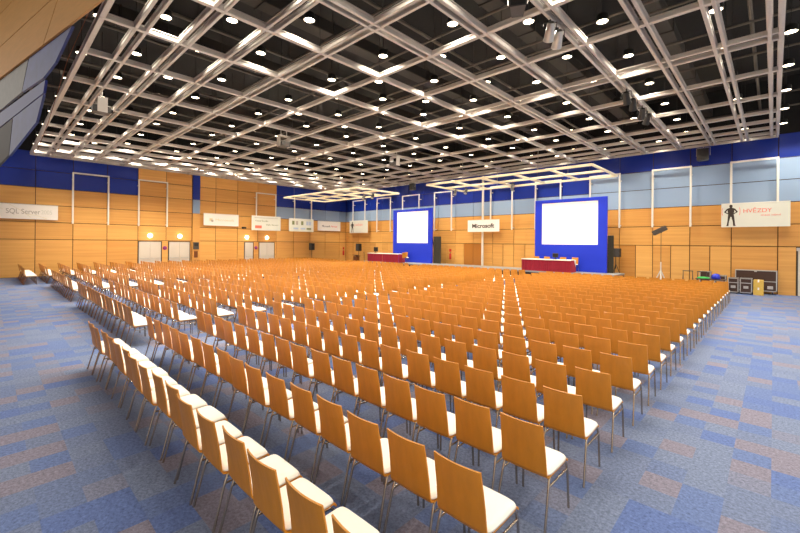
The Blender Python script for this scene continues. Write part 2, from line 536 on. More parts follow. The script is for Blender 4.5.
def downlight(x, y, label, z=7.85):
    r = thing('downlight', (x, y, z), label, 'ceiling light', 'round downlights in the ceiling grid')
    for nm, me in (('housing', can_me), ('lens', lens_me)):
        o = bpy.data.objects.new(nm, me); COL.objects.link(o); o.parent = r
    s = bpy.data.objects.new('beam', spot); COL.objects.link(s); s.parent = r; s.location = (0, 0, -.02)
for i, lx in enumerate(LX):
    S = S1 if (i % 2 == 1) == (i < 3) else S2
    S = S1 if i in (3, 5, 7, 9, 11, 13, 15, 17, 19, 21, 23, 25) else S2
    for j, ly in enumerate(S):
        x, y = lx * K, ly * K
        if y > 25.7 or x < -32.3: continue
        p = project(x, y, 7.85)
        if p is None or not (-30 < p[0] < 830 and -60 < p[1]): continue
        n = len(S) - j
        downlight(x, y, 'round ceiling downlight, %s lamp line from the right, %s lamp from the front wall' % (ORD[i + 1], ORD[n]))

# further lights over the right-hand aisle, unseen, added to brighten its floor
for i, x in enumerate((2.5, 4.3)):
    for j in range(7):
        downlight(x, 14.5 - 2.6 * j, 'added downlight over the right aisle, %s line past the grid border, %s towards camera' % (('first', 'second')[i], ORD[j + 1]))

# ------------------------------------------------------------------ white pipe frames on the walls
def pipe_frame(wall, a, b, z0, z1, label):
    if wall == 'A':
        r = thing('pipe_frame', (XA + .3, (a + b) / 2, z0), label, 'pipe frame', 'white pipe frames on the hall walls')
        P = lambda t, z, o=0.0: (o, t - (a + b) / 2, z - z0)
    else:
        r = thing('pipe_frame', ((a + b) / 2, YB - .3, z0), label, 'pipe frame', 'white pipe frames on the hall walls')
        P = lambda t, z, o=0.0: (t - (a + b) / 2, -o, z - z0)
    def bar(t0, za, t1, zb, nm):
        m_ = MB()
        p, q = P(t0, za), P(t1, zb)
        lo = [min(p[i], q[i]) - .045 for i in range(3)]; hi = [max(p[i], q[i]) + .045 for i in range(3)]
        m_.box(lo[0], hi[0], lo[1], hi[1], lo[2], hi[2], bev=.012)
        return m_.build(nm, M['white_pipe'], r)
    bar(a, z0, a, z1 - .09, 'post'); bar(b, z0, b, z1 - .09, 'post'); bar(a, z1, b, z1, 'top_bar')
    for t in (a, b):
        for zz in (z0 + .1, z1 - .4):
            m_ = MB()
            if wall == 'A': m_.box(-.3, -.045, t - (a + b) / 2 - .03, t - (a + b) / 2 + .03, zz - z0 - .03, zz - z0 + .03)
            else: m_.box(t - (a + b) / 2 - .03, t - (a + b) / 2 + .03, .045, .3, zz - z0 - .03, zz - z0 + .03)
            m_.build('bracket', M['white_pipe'], r)
pipe_frame('A', 3.75, 5.6, 3.36, 6.58, 'white pipe frame across the dark blue panels of the left wall')
pipe_frame('A', 7.35, 9.14, 3.36, 6.58, 'white pipe frame on the left wall above the nearer pair of doors')
pipe_frame('A', 16.05, 17.88, 3.36, 6.52, 'white pipe frame on wood panels above the far doors, behind a grey board')
pipe_frame('A', 19.8, 21.65, 3.36, 6.52, 'white pipe frame on the left wall behind the board of small pictures')
fb = [(-31.3, -29.45, 'white pipe frame on the front wall beside the left corner, behind a banner'),
      (-27.7, -25.87, 'white pipe frame on the front wall left of the left screen'),
      (-24.33, -22.36, 'white pipe frame showing above the left blue screen wall'),
      (-20.64, -18.89, 'white pipe frame directly right of the left blue screen wall'),
      (-15.3, -13.57, 'white pipe frame right of the middle pole, behind the word banner'),
      (-11.83, -10.13, 'white pipe frame showing above the left half of the right screen wall'),
      (-8.3, -6.64, 'white pipe frame at the right edge of the right screen wall'),
      (-4.96, -3.22, 'white pipe frame on pale blue panels, empty below, by the lamp stand'),
      (-1.57, .13, 'white pipe frame above the banner with the black figure')]
for a, b, l in fb:
    pipe_frame('B', a, b, 3.36, 6.52, l)
t = thing('pole', (-16.0, YB - .25, 0), 'tall pale pole up the front wall behind the one-word banner', 'pole')
MB().box(-.07, .07, -.07, .07, .02, 7.4, bev=.02).build('shaft', M['white_pipe'], t)
MB().box(-.14, .14, -.12, .12, 0, .02).build('base_plate', M['steel'], t)

# ------------------------------------------------------------------ banners
def text_mesh(s, size, m_, wall, parent, pos, name='lettering', bold=0.0, width=None, align='CENTER'):
    cu = bpy.data.curves.new('lettering', 'FONT')
    cu.body = s; cu.size = size; cu.align_x = align; cu.align_y = 'CENTER'; cu.extrude = .004; cu.offset = bold
    o = bpy.data.objects.new('lettering', cu); COL.objects.link(o)
    bpy.context.view_layer.update()
    dg = bpy.context.evaluated_depsgraph_get()
    me = bpy.data.meshes.new_from_object(o.evaluated_get(dg))
    bpy.data.objects.remove(o)
    if width:
        xs_ = [v.co.x for v in me.vertices]
        k = width / (max(xs_) - min(xs_))
        for v in me.vertices: v.co.x *= k
    R = Matrix.Rotation(math.pi / 2, 4, 'X')
    if wall == 'A': R = Matrix.Rotation(math.pi / 2, 4, 'Z') @ R
    me.transform(Matrix.Translation(pos) @ R)
    me.materials.clear(); me.materials.append(m_)
    ob = bpy.data.objects.new(name, me); COL.objects.link(ob); ob.parent = parent
    return ob
def banner(wall, a, b, z0, z1, m_, label, off, name='banner', hooks=None):
    """hung flat board; returns the thing and P(t, z) = a point on its face, t along the wall from its centre"""
    c, w_, h = (a + b) / 2, b - a, z1 - z0
    if wall == 'A':
        r = thing(name, (XA + off, c, z0), label, 'banner')
        MB().box(-.03, 0, -w_ / 2, w_ / 2, 0, h, bev=.006).build('sheet', m_, r)
        MB().tube([(-.015, -w_ / 2, h), (-.015, w_ / 2, h)], .025).build('batten', M['white_pipe'], r)
        for s in ([t_ - c for t_ in hooks] if hooks else [-.4 * w_, .4 * w_]):
            MB().box(-off + (.345 if hooks else .005), -.03, s - .02, s + .02, h - .1, h - .06).build('hook', M['steel'], r)
        P = lambda t, z, o=.003: Vector((o, t, z))
    else:
        r = thing(name, (c, YB - off, z0), label, 'banner')
        MB().box(-w_ / 2, w_ / 2, 0, .03, 0, h, bev=.006).build('sheet', m_, r)
        MB().tube([(-w_ / 2, .015, h), (w_ / 2, .015, h)], .025).build('batten', M['white_pipe'], r)
        for s in ([t_ - c for t_ in hooks] if hooks else [-.4 * w_, .4 * w_]):
            MB().box(s - .02, s + .02, .03, off - (.345 if hooks else .005), h - .1, h - .06).build('hook', M['steel'], r)
        P = lambda t, z, o=.003: Vector((t, -o, z))
    return r, P
def mark(wall, r, P, t0, t1, z0, z1, m_, name='printed_mark'):
    p, q = P(t0, z0, .001), P(t1, z1, .008)
    lo = [min(p[i], q[i]) for i in range(3)]; hi = [max(p[i], q[i]) for i in range(3)]
    return MB().box(lo[0], hi[0], lo[1], hi[1], lo[2], hi[2]).build(name, m_, r)

r, P = banner('A', -.35, 3.05, 3.52, 4.4, M['banner'], 'long white banner with faded grey lettering on the left wall, far left', .12)
text_mesh('SQL Server', .42, M['ink_grey'], 'A', r, P(.12, .44), width=1.5)
text_mesh('2005', .36, M['banner_grey'], 'A', r, P(1.17, .44), width=.5)
m_ = MB()
for (a0, z_0, a1, z_1) in ((-1.6, .85, -.75, .55), (-.5, .86, .45, .12), (.3, .3, 1.2, .05)):
    m_.tube([P(a0, z_0, .003), P((a0 + a1) / 2, (z_0 + z_1) / 2 + .06, .003), P(a1, z_1, .003)], .008, 4)
m_.build('printed_swirl', M['ink_tan'], r)
r, P = banner('A', 11.77, 14.57, 3.55, 4.5, M['banner'], 'white banner with a small tan logo on the left wall beside the pilaster', .14)
text_mesh('Microsoft', .25, M['ink_tan'], 'A', r, P(.25, .47), width=1.5)
mark('A', r, P, -.95, -.72, .36, .58, M['ink_tan'], 'logo_square'); mark('A', r, P, -.83, -.66, .30, .46, M['ink_grey'], 'logo_square')
r, P = banner('A', 15.5, 18.2, 3.27, 4.5, M['banner_grey'], 'pale grey printed board with red mark above the far pair of doors', .6, hooks=(16.05, 17.88))
text_mesh('Visual Studio', .2, M['ink_green'], 'A', r, P(-.45, .82), width=1.2)
text_mesh('SQL Server', .18, M['ink_green'], 'A', r, P(.55, .5), width=1.2)
mark('A', r, P, -1.05, -.45, .18, .42, M['ink_red'])
mark('A', r, P, -1.1, 1.1, 1.06, 1.1, M['ink_grey'])
r, P = banner('A', 19.05, 21.7, 3.27, 4.45, M['banner_grey'], 'pale grey board with a row of small pictures, right of the far doors', .6, hooks=(19.8, 21.65))
for t0, mm in ((-1.0, 'ink_green'), (-.62, 'ink_grey'), (-.05, 'ink_green'), (.5, 'ink_blue'), (.8, 'ink_blue')):
    mark('A', r, P, t0, t0 + .24, .62, .98, M[mm], 'printed_picture')
for t0, mm in ((-.85, 'ink_blue'), (-.1, 'ink_blue'), (.55, 'ink_green')):
    mark('A', r, P, t0, t0 + .5, .2, .36, M[mm])
r, P = banner('A', 22.5, 25.3, 3.45, 4.4, M['banner'], 'white banner with small red words, next to the far corner', .14)
text_mesh('Microsoft', .27, M['ink_dark'], 'A', r, P(-.4, .45), width=.95)
text_mesh('Partner', .25, M['ink_red'], 'A', r, P(.6, .45), width=.8)
def figure(r, P, t0, zb, h):
    """flat printed silhouette of a standing person, hands on hips"""
    pts = [(.0, 1), (.045, .985), (.062, .94), (.05, .885), (.032, .86), (.10, .835), (.125, .79), (.115, .66), (.10, .55),
           (.115, .45), (.14, .22), (.155, .03), (.20, .0), (.085, .0), (.07, .2), (.015, .43), (-.015, .43), (-.07, .2), (-.085, .0), (-.19, .0), (-.15, .03),
           (-.125, .22), (-.11, .45), (-.10, .55), (-.115, .66), (-.125, .79), (-.10, .835), (-.032, .86), (-.05, .885), (-.062, .94), (-.045, .985)]
    b = MB(); b.prism([(x_ * h, y_ * h) for x_, y_ in pts][::-1], P(t0, zb, .001), (1, 0, 0), (0, 0, 1), .006)
    for sg in (-1, 1):
        arm = [(.09, .835), (.15, .81), (.245, .67), (.235, .635), (.105, .555), (.10, .595), (.19, .66), (.11, .76)]
        arm = [(sg * x_ * h, y_ * h) for x_, y_ in arm]
        b.prism(arm if sg > 0 else arm[::-1], P(t0, zb, .001), (1, 0, 0), (0, 0, 1), .006)
    b.build('printed_figure', M['ink_black'], r)
    m_ = MB()
    for s in (-1, 1):
        m_.tube([P(t0 + s * (.27 * h + .06 * math.cos(a)), zb + h * (.68 + .2 * math.sin(a)), .004) for a in [(-1.1 + 2.2 * k / 8) for k in range(9)]], .010, 4)
    m_.build('printed_brackets', M['ink_red'], r)
r, P = banner('B', -1.93, .56, 3.25, 4.42, M['banner_grey'], 'grey-white banner with a black standing figure and red word, right front wall', .5, hooks=(-1.57, .13))
figure(r, P, -.87, .06, 1.06)
text_mesh('HVĚZDY', .27, M['ink_red'], 'B', r, P(.1, .78), width=1.02)
text_mesh('mezi námi', .13, M['ink_red'], 'B', r, P(.58, .56), width=.68)
r, P = banner('B', -31.58, -28.8, 3.26, 4.48, M['banner_grey'], 'pale banner with a dark figure on the front wall beside the left corner', .5, hooks=(-31.3, -29.45))
figure(r, P, -.95, .06, 1.05)
text_mesh('HVĚZDY', .25, M['ink_red'], 'B', r, P(.1, .78), width=1.1)
r, P = banner('B', -17.18, -14.46, 3.2, 4.08, M['banner'], 'white banner with one bold dark word, hung between the two screens', .5, hooks=(-15.3, -16.0))
text_mesh('Microsoft', .44, M['ink_black'], 'B', r, P(-.02, .43), bold=.012, width=1.9)

# ------------------------------------------------------------------ stage, screens, tables
SZ, SY = .65, 23.3
st = thing('stage', (-16.6, 24.7, 0), 'low grey stage with black front below the two screens', 'stage')
SX0, SX1 = -27.0, -6.3
MB().box(SX0 + 16.6, SX1 + 16.6, SY - 24.7, 25.75 - 24.7, SZ - .09, SZ, bev=.01).build('deck', M['stage_top'], st)
MB().box(SX0 + 16.65, SX1 + 16.55, SY - 24.65, 25.72 - 24.7, .0, SZ - .09).build('skirt', M['black'], st)

def screen(x0, x1, z1, ix0, ix1, iz0, iz1, label, tall):
    r = thing('projection_screen', ((x0 + x1) / 2, 25.0, SZ), label, 'projection screen', 'projection screens on the stage')
    c = (x0 + x1) / 2
    X = lambda x: x - c
    m_ = MB()
    m_.box(X(x0), X(ix0), 0, .12, 0, z1 - SZ); m_.box(X(ix1), X(x1), 0, .12, 0, z1 - SZ)
    m_.box(X(ix0), X(ix1), 0, .12, 0, iz0 - SZ); m_.box(X(ix0), X(ix1), 0, .12, iz1 - SZ, z1 - SZ)
    m_.build('surround', M['screen_frame'], r)
    MB().box(X(ix0), X(ix1), .02, .06, iz0 - SZ, iz1 - SZ).build('screen_sheet', M['screen'], r)
    for s in (x0 + .3, x1 - .3):
        MB().tube([(X(s), .12, z1 - SZ - .6), (X(s), .85, .02)], .03, 8).build('brace', M['black'], r)
screen(-24.65, -20.2, 5.2, -24.18, -20.64, 2.3, 4.99, 'left projection screen, white in a blue surround, behind the farther red tables', 1)
screen(-11.45, -7.07, 5.16, -10.99, -7.57, 2.3, 4.95, 'right projection screen, white in a blue surround, behind the nearer red tables', 1)
def drape(x, w_, h, y, base, label):
    r = thing('drape', (x, y, base), label, 'drape')
    m_ = MB()
    n = 12
    pts = [(-w_ / 2 + w_ * k / n, .03 * math.sin(k * 2.1)) for k in range(n + 1)]
    m_.prism(pts + [(a, b + .06) for a, b in pts[::-1]], (0, 0, .02), (1, 0, 0), (0, 1, 0), h)
    m_.build('cloth', M['drape'], r)
    MB().tube([(-w_ / 2, .03, h + .03), (w_ / 2, .03, h + .03)], .02).tube([(-w_ / 2, .03, 0), (-w_ / 2, .03, h + .03)], .02).build('frame', M['black'], r)
drape(-19.78, .72, 2.15, 25.15, SZ, 'dark drape standing just right of the left screen wall')
drape(-6.88, .3, 2.15, 25.05, SZ, 'narrow dark drape standing just right of the right screen wall')

def skirted_table(x0, x1, y0, z0, label, corner=False):
    w_, d, h = x1 - x0, .75, .73
    r = thing('skirted_table', ((x0 + x1) / 2, y0 + d / 2, z0), label, 'table', 'red skirted tables on the stage')
    MB().box(-w_ / 2, w_ / 2, -d / 2, d / 2, h - .03, h, bev=.005).build('tabletop', M['lectern'], r)
    MB().box(-w_ / 2 - .01, w_ / 2 + .01, -d / 2 - .05, d / 2 + .01, h, h + .012, bev=.004).box(-w_ / 2 - .01, w_ / 2 + .01, -d / 2 - .072, -d / 2 - .064, h - .035, h + .01).build('tablecloth', M['white_cloth'], r)
    m_ = MB()
    n = 90
    path = []
    for k in range(n + 1):
        path.append((-w_ / 2 + w_ * k / n, -d / 2 - .028 + .026 * math.sin(k * .9) + .008 * math.sin(k * 2.3)))
    m2 = [(a, b + .008) for a, b in path]
    m_.prism(path + m2[::-1], (0, 0, .015), (1, 0, 0), (0, 1, 0), h - .05)
    for s in (-1, 1):
        pp = [(s * (w_ / 2 - .01 + .008 * math.sin(k * 1.9)), -d / 2 + d * k / 24) for k in range(25)]
        qq = [(a - s * .008, b) for a, b in pp]
        poly = pp + qq[::-1]
        if s < 0: poly = poly[::-1]
        m_.prism(poly, (0, 0, .015), (1, 0, 0), (0, 1, 0), h - .05)
    m_.build('skirt', M['red_cloth'], r)
    for sx in (-1, 1):
        for sy in (-1, 1):
            MB().tube([(sx * (w_ / 2 - .06), sy * (d / 2 - .08), 0), (sx * (w_ / 2 - .06), sy * (d / 2 - .08), h - .03)], .018).build('leg', M['chrome'], r)
    if corner:
        MB().prism([(0, 0), (.0, -.42), (-.3, 0)], (w_ / 2 + .006, d / 2 - .05, h), (0, 1, 0), (0, 0, 1), .01).build('cloth_corner', M['white_cloth'], r)
skirted_table(-11.56, -10.04, 23.38, SZ, 'red skirted table with white top, left one of the nearer pair, right screen')
skirted_table(-10.02, -8.5, 23.38, SZ, 'red skirted table with white cloth corner hanging, right one of the nearer pair', True)
skirted_table(-26.2, -24.3, 23.38, SZ, 'red skirted table with white top, left one of the farther pair, left screen')
skirted_table(-24.28, -22.35, 23.38, SZ, 'red skirted table with white top, right one of the farther pair, left screen')
def monitor(x, y, z, rz, label, s=1.0):
    r = thing('monitor', (x, y, z), label, 'monitor', None, rz)
    MB().box(-.13 * s, .13 * s, -.08, .08, 0, .015, bev=.004).build('foot', M['black'], r)
    MB().box(-.03, .03, .0, .03, .015, .2).build('neck', M['black'], r)
    MB().box(-.24 * s, .24 * s, -.025, .02, .12, .12 + .36 * s, bev=.01).build('case', M['grey_dark'], r)
    MB().box(-.21 * s, .21 * s, .02, .024, .15, .09 + .36 * s).build('panel', M['black'], r)
monitor(-9.58, 23.75, SZ + .742, math.pi, 'grey monitor seen from behind on the nearer red tables', .72)
monitor(-25.6, 23.8, SZ + .742, math.pi, 'dark monitor seen from behind on the farther red tables', 1.1)

# ------------------------------------------------------------------ chairs
PROF_SEAT = [(.225, .412), (.215, .430), (.19, .441), (.09, .436), (-.02, .430), (-.11, .430)]
PROF_BACK = [(-.11, .430), (-.155, .424), (-.183, .430), (-.198, .455), (-.206, .51), (-.219, .60), (-.236, .69), (-.256, .78), (-.274, .86)]
def shell(prof, w0, w1, nw, th, curve):
    """plywood sheet swept along a side profile (y, z) with half widths w0→w1 and a dished plan"""
    m_ = MB(); vs = []; n = len(prof)
    for side in (0, 1):
        for i, (y, z) in enumerate(prof):
            a, b = prof[max(i - 1, 0)], prof[min(i + 1, n - 1)]
            d = Vector((0, b[0] - a[0], b[1] - a[1])).normalized()
            nr = Vector((0, -d.z, d.y))
            t = i / (n - 1); hw = w0 + (w1 - w0) * t
            cv = curve * (t if curve else 0)
            for k in range(nw + 1):
                u = -1 + 2 * k / nw
                vs.append(Vector((u * hw, y + cv * (u * u), z)) + nr * (th * side))
    W = nw + 1; off = n * W; fs = []
    for i in range(n - 1):
        for k in range(nw):
            a = i * W + k
            fs.append((a, a + 1, a + W + 1, a + W)); fs.append((off + a, off + a + W, off + a + W + 1, off + a + 1))
        for k in (0, nw):
            a = i * W + k
            fs.append((a, a + W, off + a + W, off + a) if k == 0 else (a, off + a, off + a + W, a + W))
    for k in range(nw):
        fs.append((k, off + k, off + k + 1, k + 1)); a = (n - 1) * W + k
        fs.append((a, a + 1, off + a + 1, off + a))
    m_._add(vs, fs, 0, .5, False)
    return m_
def cushion_mb():
    m_ = MB(); rings = []
    pr = [(.0, .0), (.004, .012), (.012, .024), (.03, .034), (.07, .040)]
    y0, y1, hw = -.188, .222, .211
    n = 24
    for ins, h in pr:
        ring = []
        for k in range(n):
            a = 2 * math.pi * k / n
            ca, sa = math.cos(a), math.sin(a)
            ex = math.copysign(abs(ca) ** .26, ca); ey = math.copysign(abs(sa) ** .26, sa)
            x = ex * (hw - ins); y = (y0 + y1) / 2 + ey * ((y1 - y0) / 2 - ins)
            base = .436 + (.006 if y > .1 else 0) - max(0, y - .19) * .4
            ring.append((x, y, base + h))
        rings.append(ring)
    vs = [p for r in rings for p in r]; fs = []
    for i in range(len(pr) - 1):
        for k in range(n):
            a, b = i * n + k, i * n + (k + 1) % n
            fs.append((a, b, b + n, a + n))
    fs.append(tuple(range((len(pr) - 1) * n, len(pr) * n))); fs.append(tuple(range(n))[::-1])
    m_._add(vs, fs, 0, .5, True)
    return m_
def make_chair():
    r = thing('conference_chair', (0, 0, 0), 'wood-backed chair', 'chair', 'audience chairs in rows')
    shell(PROF_SEAT, .205, .207, 6, .011, 0).build('seat', M['chair_wood'], r)
    shell(PROF_BACK, .207, .188, 8, .011, .024).build('backrest', M['chair_wood'], r)
    cushion_mb().build('cushion', M['cushion'], r)
    for s in (-1, 1):
        MB().tube([(s * .214, -.262, 0), (s * .203, -.175, .33), (s * .198, -.15, .40), (s * .196, -.12, .416)], .0105, 8).build('leg', M['chrome'], r)
        MB().tube([(s * .212, .225, 0), (s * .204, .212, .33), (s * .199, .195, .395), (s * .196, .165, .418)], .0105, 8).build('leg', M['chrome'], r)
        MB().tube([(s * .196, -.12, .416), (s * .196, .165, .418)], .0105, 8).build('seat_rail', M['chrome'], r)
        MB().tube([(s * .203, -.172, .345), (s * .203, .211, .345)], .009, 8).build('side_bar', M['chrome'], r)
    return r
proto = make_chair()
PITCH, RP = .475, .88
#          name, right-most chair centre, chairs, first row that exists
BLOCKS = [('right block', -1.5, 16, 1), ('second block from right', -10.2, 16, 2), ('third block from right', -19.0, 15, 2), ('block by left wall', -27.3, 11, 1)]
NROW = 23
jit = random.Random(5)
spots = []
for bi, (bn, x0, nc, fr) in enumerate(BLOCKS):
    for row in range(fr, NROW + 1):
        for c in range(nc):
            x, y = x0 - PITCH * c + jit.uniform(-.008, .008), 1.25 + RP * (row - 1) + .265 + jit.uniform(-.02, .02)
            vis = False; dmin = 1e9
            for dx in (-.22, .22):
                for (dy, z) in ((-.27, .86), (.2, .47), (-.26, 0), (.2, 0)):
                    p = project(x + dx, y + dy, z)
                    if p and -4 < p[0] < 804 and -4 < p[1] < 537:
                        vis = True; dmin = min(dmin, p[2])
            if vis:
                spots.append((dmin, bi, row, c, x, y, math.radians(jit.uniform(-1, 1))))
spots.sort()
near, far = spots[:300], spots[300:]
first = True
for d, bi, row, c, x, y, rz in near:
    o = proto if first else copy_tree(proto)
    first = False
    o.location = (x, y, 0); o.rotation_euler = (0, 0, rz)
    bn, x0, nc, fr = BLOCKS[bi]
    if bi == 0 and row == 1:
        o['label'] = 'wood chair with white seat pad, nearest row of right block, %s from left end' % ORD[nc - c]
    else:
        o['label'] = 'wood chair, %s row from camera in %s, %s from right end' % (ORD[row - fr + 1], bn, ORD[c + 1])
# the many smaller chairs further off
if far:
    base = MB()
    b2 = shell([PROF_SEAT[i] for i in (0, 2, 5)], .205, .207, 1, .011, 0); base._add(b2.v, b2.f, 0)
    b2 = shell([PROF_BACK[i] for i in (0, 2, 4, 6, 8)], .207, .188, 2, .011, .024); base._add(b2.v, b2.f, 0)
    base.box(-.208, .208, -.18, .22, .442, .476, 1)
    for s in (-1, 1):
        base.tube([(s * .214, -.262, 0), (s * .196, -.12, .416)], .0105, 4, 2, False)
        base.tube([(s * .212, .225, 0), (s * .199, .19, .416)], .0105, 4, 2, False)
        base.tube([(s * .203, -.172, .345), (s * .203, .211, .345)], .009, 4, 2, False)
    big = MB()
    for d, bi, row, c, x, y, rz in far:
        cs, sn = math.cos(rz), math.sin(rz)
        o_ = len(big.v)
        big.v += [(x + vx * cs - vy * sn, y + vx * sn + vy * cs, vz) for vx, vy, vz in base.v]
        big.f += [tuple(i + o_ for i in f) for f in base.f]
        big.mi += base.mi; big.tone += base.tone; big.sm += base.sm
    tag(big.build('conference_chair_rows', [M['chair_wood'], M['cushion'], M['chrome']]),
        'hundreds of small distant wood chairs in rows filling the hall towards the stage', 'chair', 'audience chairs in rows', 'stuff')
# chairs on the stage
for x, y, rz, l in ((-11.2, 24.45, math.pi, 'wood chair on stage behind the nearer red tables, first from left'),
                    (-10.5, 24.45, math.pi, 'wood chair on stage behind the nearer red tables, second from left'),
                    (-9.5, 24.5, math.pi, 'wood chair on stage behind the nearer red tables, third from left'),
                    (-8.75, 24.45, math.pi, 'wood chair on stage behind the nearer red tables, fourth from left'),
                    (-22.75, 24.45, math.pi, 'wood chair on stage behind the right end of the farther red tables'),
                    (-21.95, 23.75, .25, 'wood chair on stage beside the right end of the farther red tables')):
    o = copy_tree(proto); o.location = (x, y, SZ + .004); o.rotation_euler = (0, 0, rz); o['label'] = l; o['group'] = 'chairs on the stage'

# ------------------------------------------------------------------ hung truss lattices over the stage
def truss_frame(x0, x1, y0, y1, z, nx, ny, label, wires):
    cx, cy = (x0 + x1) / 2, (y0 + y1) / 2
    r = thing('truss_frame', (cx, cy, z), label, 'truss frame', 'lattice frames hung over the stage')
    for i in range(ny + 1):
        y = y0 + (y1 - y0) * i / ny - cy
        MB().box(x0 - cx, x1 - cx, y - .06, y + .06, -.06, .06, bev=.015).build('long_bar', M['truss'], r)
    for i in range(nx + 1):
        x = x0 + (x1 - x0) * i / nx - cx
        MB().box(x - .055, x + .055, y0 - cy, y1 - cy, -.055, .055, bev=.015).build('cross_bar', M['truss'], r)
    for wx in wires:
        for y in (y0 - cy, y1 - cy):
            MB().tube([(wx - cx, y, .06), (wx - cx, y, 7.39 - z)], .012, 6).build('hanging_wire', M['wire'], r)
truss_frame(-30.6, -20.9, 17.6, 21.8, 6.1, 5, 2, 'cream lattice frame hung low under the grid, towards the left corner', (-23.6, -29.0))
truss_frame(-16.4, -6.25, 19.7, 23.8, 6.1, 5, 2, 'cream lattice frame hung low under the grid, before the right screen', (-8.9, -13.6))

# ------------------------------------------------------------------ gear hung from the grid
def projector(x, y, z, rz, label, drop):
    r = thing('hung_projector', (x, y, z), label, 'projector', 'projectors hung from the grid', rz)
    MB().box(-.21, .21, -.25, .25, -.11, .11, bev=.02).build('case', M['grey_dark'], r)
    MB().lathe([(.07, 0), (.07, .06), (.055, .07)], 16).build('lens', M['black'], r).matrix_local = Matrix.Translation((.07, .25, 0)) @ Matrix.Rotation(-math.pi / 2, 4, 'X')
    for sx in (-.25, .25):
        MB().box(sx - .012, sx + .012, -.14, .14, -.12, .36, bev=.005).build('cradle_side', M['rail'], r)
    MB().box(-.262, .262, -.14, .14, .36, .385).build('cradle_top', M['rail'], r)
    for sx in (-.14, .14):
        MB().tube([(sx, 0, .385), (sx, 0, drop)], .018, 6).build('drop_rod', M['rail'], r)
projector(-16.7, 2.65, 6.75, 0, 'projector hung from the grid near the left wall, nearest camera of three', .64)
projector(-16.25, 9.3, 6.75, math.pi / 2, 'projector hung from the grid above the middle of the seating', .64)
projector(-15.5, 15.8, 6.75, 0, 'projector hung from the grid, farthest of three, towards the left screen', .64)
def hung_speaker(x, y, z, rx, rz, label, w_=.38, h=.5):
    r = thing('hung_loudspeaker', (x, y, z), label, 'loudspeaker', None, rz)
    r.rotation_euler = (rx, 0, rz)
    m_ = MB(); m_.prism([(-w_ / 2, -.2), (w_ / 2, -.2), (w_ / 2 * .75, .2), (-w_ / 2 * .75, .2)], (0, 0, -h / 2), (1, 0, 0), (0, 1, 0), h)
    m_.build('cabinet', M['grey_dark'], r)
    MB().box(-w_ / 2 + .02, w_ / 2 - .02, -.215, -.2, -h / 2 + .02, h / 2 - .02).build('grille', M['black'], r)
    b = MB(); b.tube([(-w_ / 2 - .03, 0, -.05), (-w_ / 2 - .03, 0, h / 2 + .06), (w_ / 2 + .03, 0, h / 2 + .06), (w_ / 2 + .03, 0, -.05)], .014, 6)
    b.tube([(0, 0, h / 2 + .06), (0, 0, 7.39 - z)], .02, 6)
    b.build('yoke', M['rail'], r)
hung_speaker(-3.7, 7.2, 7.08, 0, .5, 'grey loudspeaker hung from the grid at top centre of photo', .3, .36)
hung_speaker(-2.65, 25.35, 6.98, 0, 0, 'black loudspeaker hung under the grid against the right front wall', .5, .6)
hung_speaker(-21.9, 24.5, 7.0, 0, 0, 'dark loudspeaker hung under the grid above the left screen wall', .45, .55)
def stage_light(x, y, z, tilt, rz, label, m_=None, top=None):
    r = thing('stage_light', (x, y, z), label, 'stage light', 'stage lamps hung from grid and trusses', rz)
    b = MB().lathe([(.07, .2), (.095, .16), (.1, 0), (.12, -.18), (.125, -.2), (.11, -.2), (.11, -.17)], 16, cap=False)
    o = b.build('lamp_body', m_ or M['black'], r); o.rotation_euler = (tilt, 0, 0)
    g = MB().lathe([(.001, -.165), (.108, -.17)], 16, cap=False).build('front_glass', M['steel'], o)
    y_ = MB().tube([(-.14, 0, 0), (-.14, 0, .2), (.14, 0, .2), (.14, 0, 0)], .012, 6)
    y_.tube([(0, 0, .2), (0, 0, top if top else .3)], .018, 6)
    y_.build('yoke', M['black'], r)
stage_light(-3.7, 8.75, 7.12, .9, .6, 'pale stage lamp hung at top of photo, left of a close pair', M['steel'], .27)
stage_light(-3.7, 9.2, 7.12, .9, .6, 'pale stage lamp hung at top of photo, right of a close pair', M['steel'], .27)
for i, (x, y, l) in enumerate(((-3.5, 14.3, 'black stage lamp on the grid right of centre, nearest of four'), (-3.5, 15.1, 'black stage lamp on the grid right of centre, second of four'),
                 (-3.5, 16.4, 'black stage lamp on the grid right of centre, third of four'), (-3.5, 17.2, 'black stage lamp on the grid right of centre, farthest of four'))):
    stage_light(x, y, 7.09, .7, .2 * i, l, None, .3)
for x, y, l in ((-15.6, 21.75, 'small stage lamp under the right truss frame, leftmost'), (-14.75, 21.75, 'small stage lamp under the right truss frame, second from left'),
                (-11.4, 21.75, 'small stage lamp under the right truss frame, right of the pole'), (-22.6, 19.7, 'small stage lamp under the left truss frame, left of two'),
                (-21.6, 19.7, 'small stage lamp under the left truss frame, right of two')):
    stage_light(x, y, 5.74, -.6, .3, l, M['grey_dark'], .30)

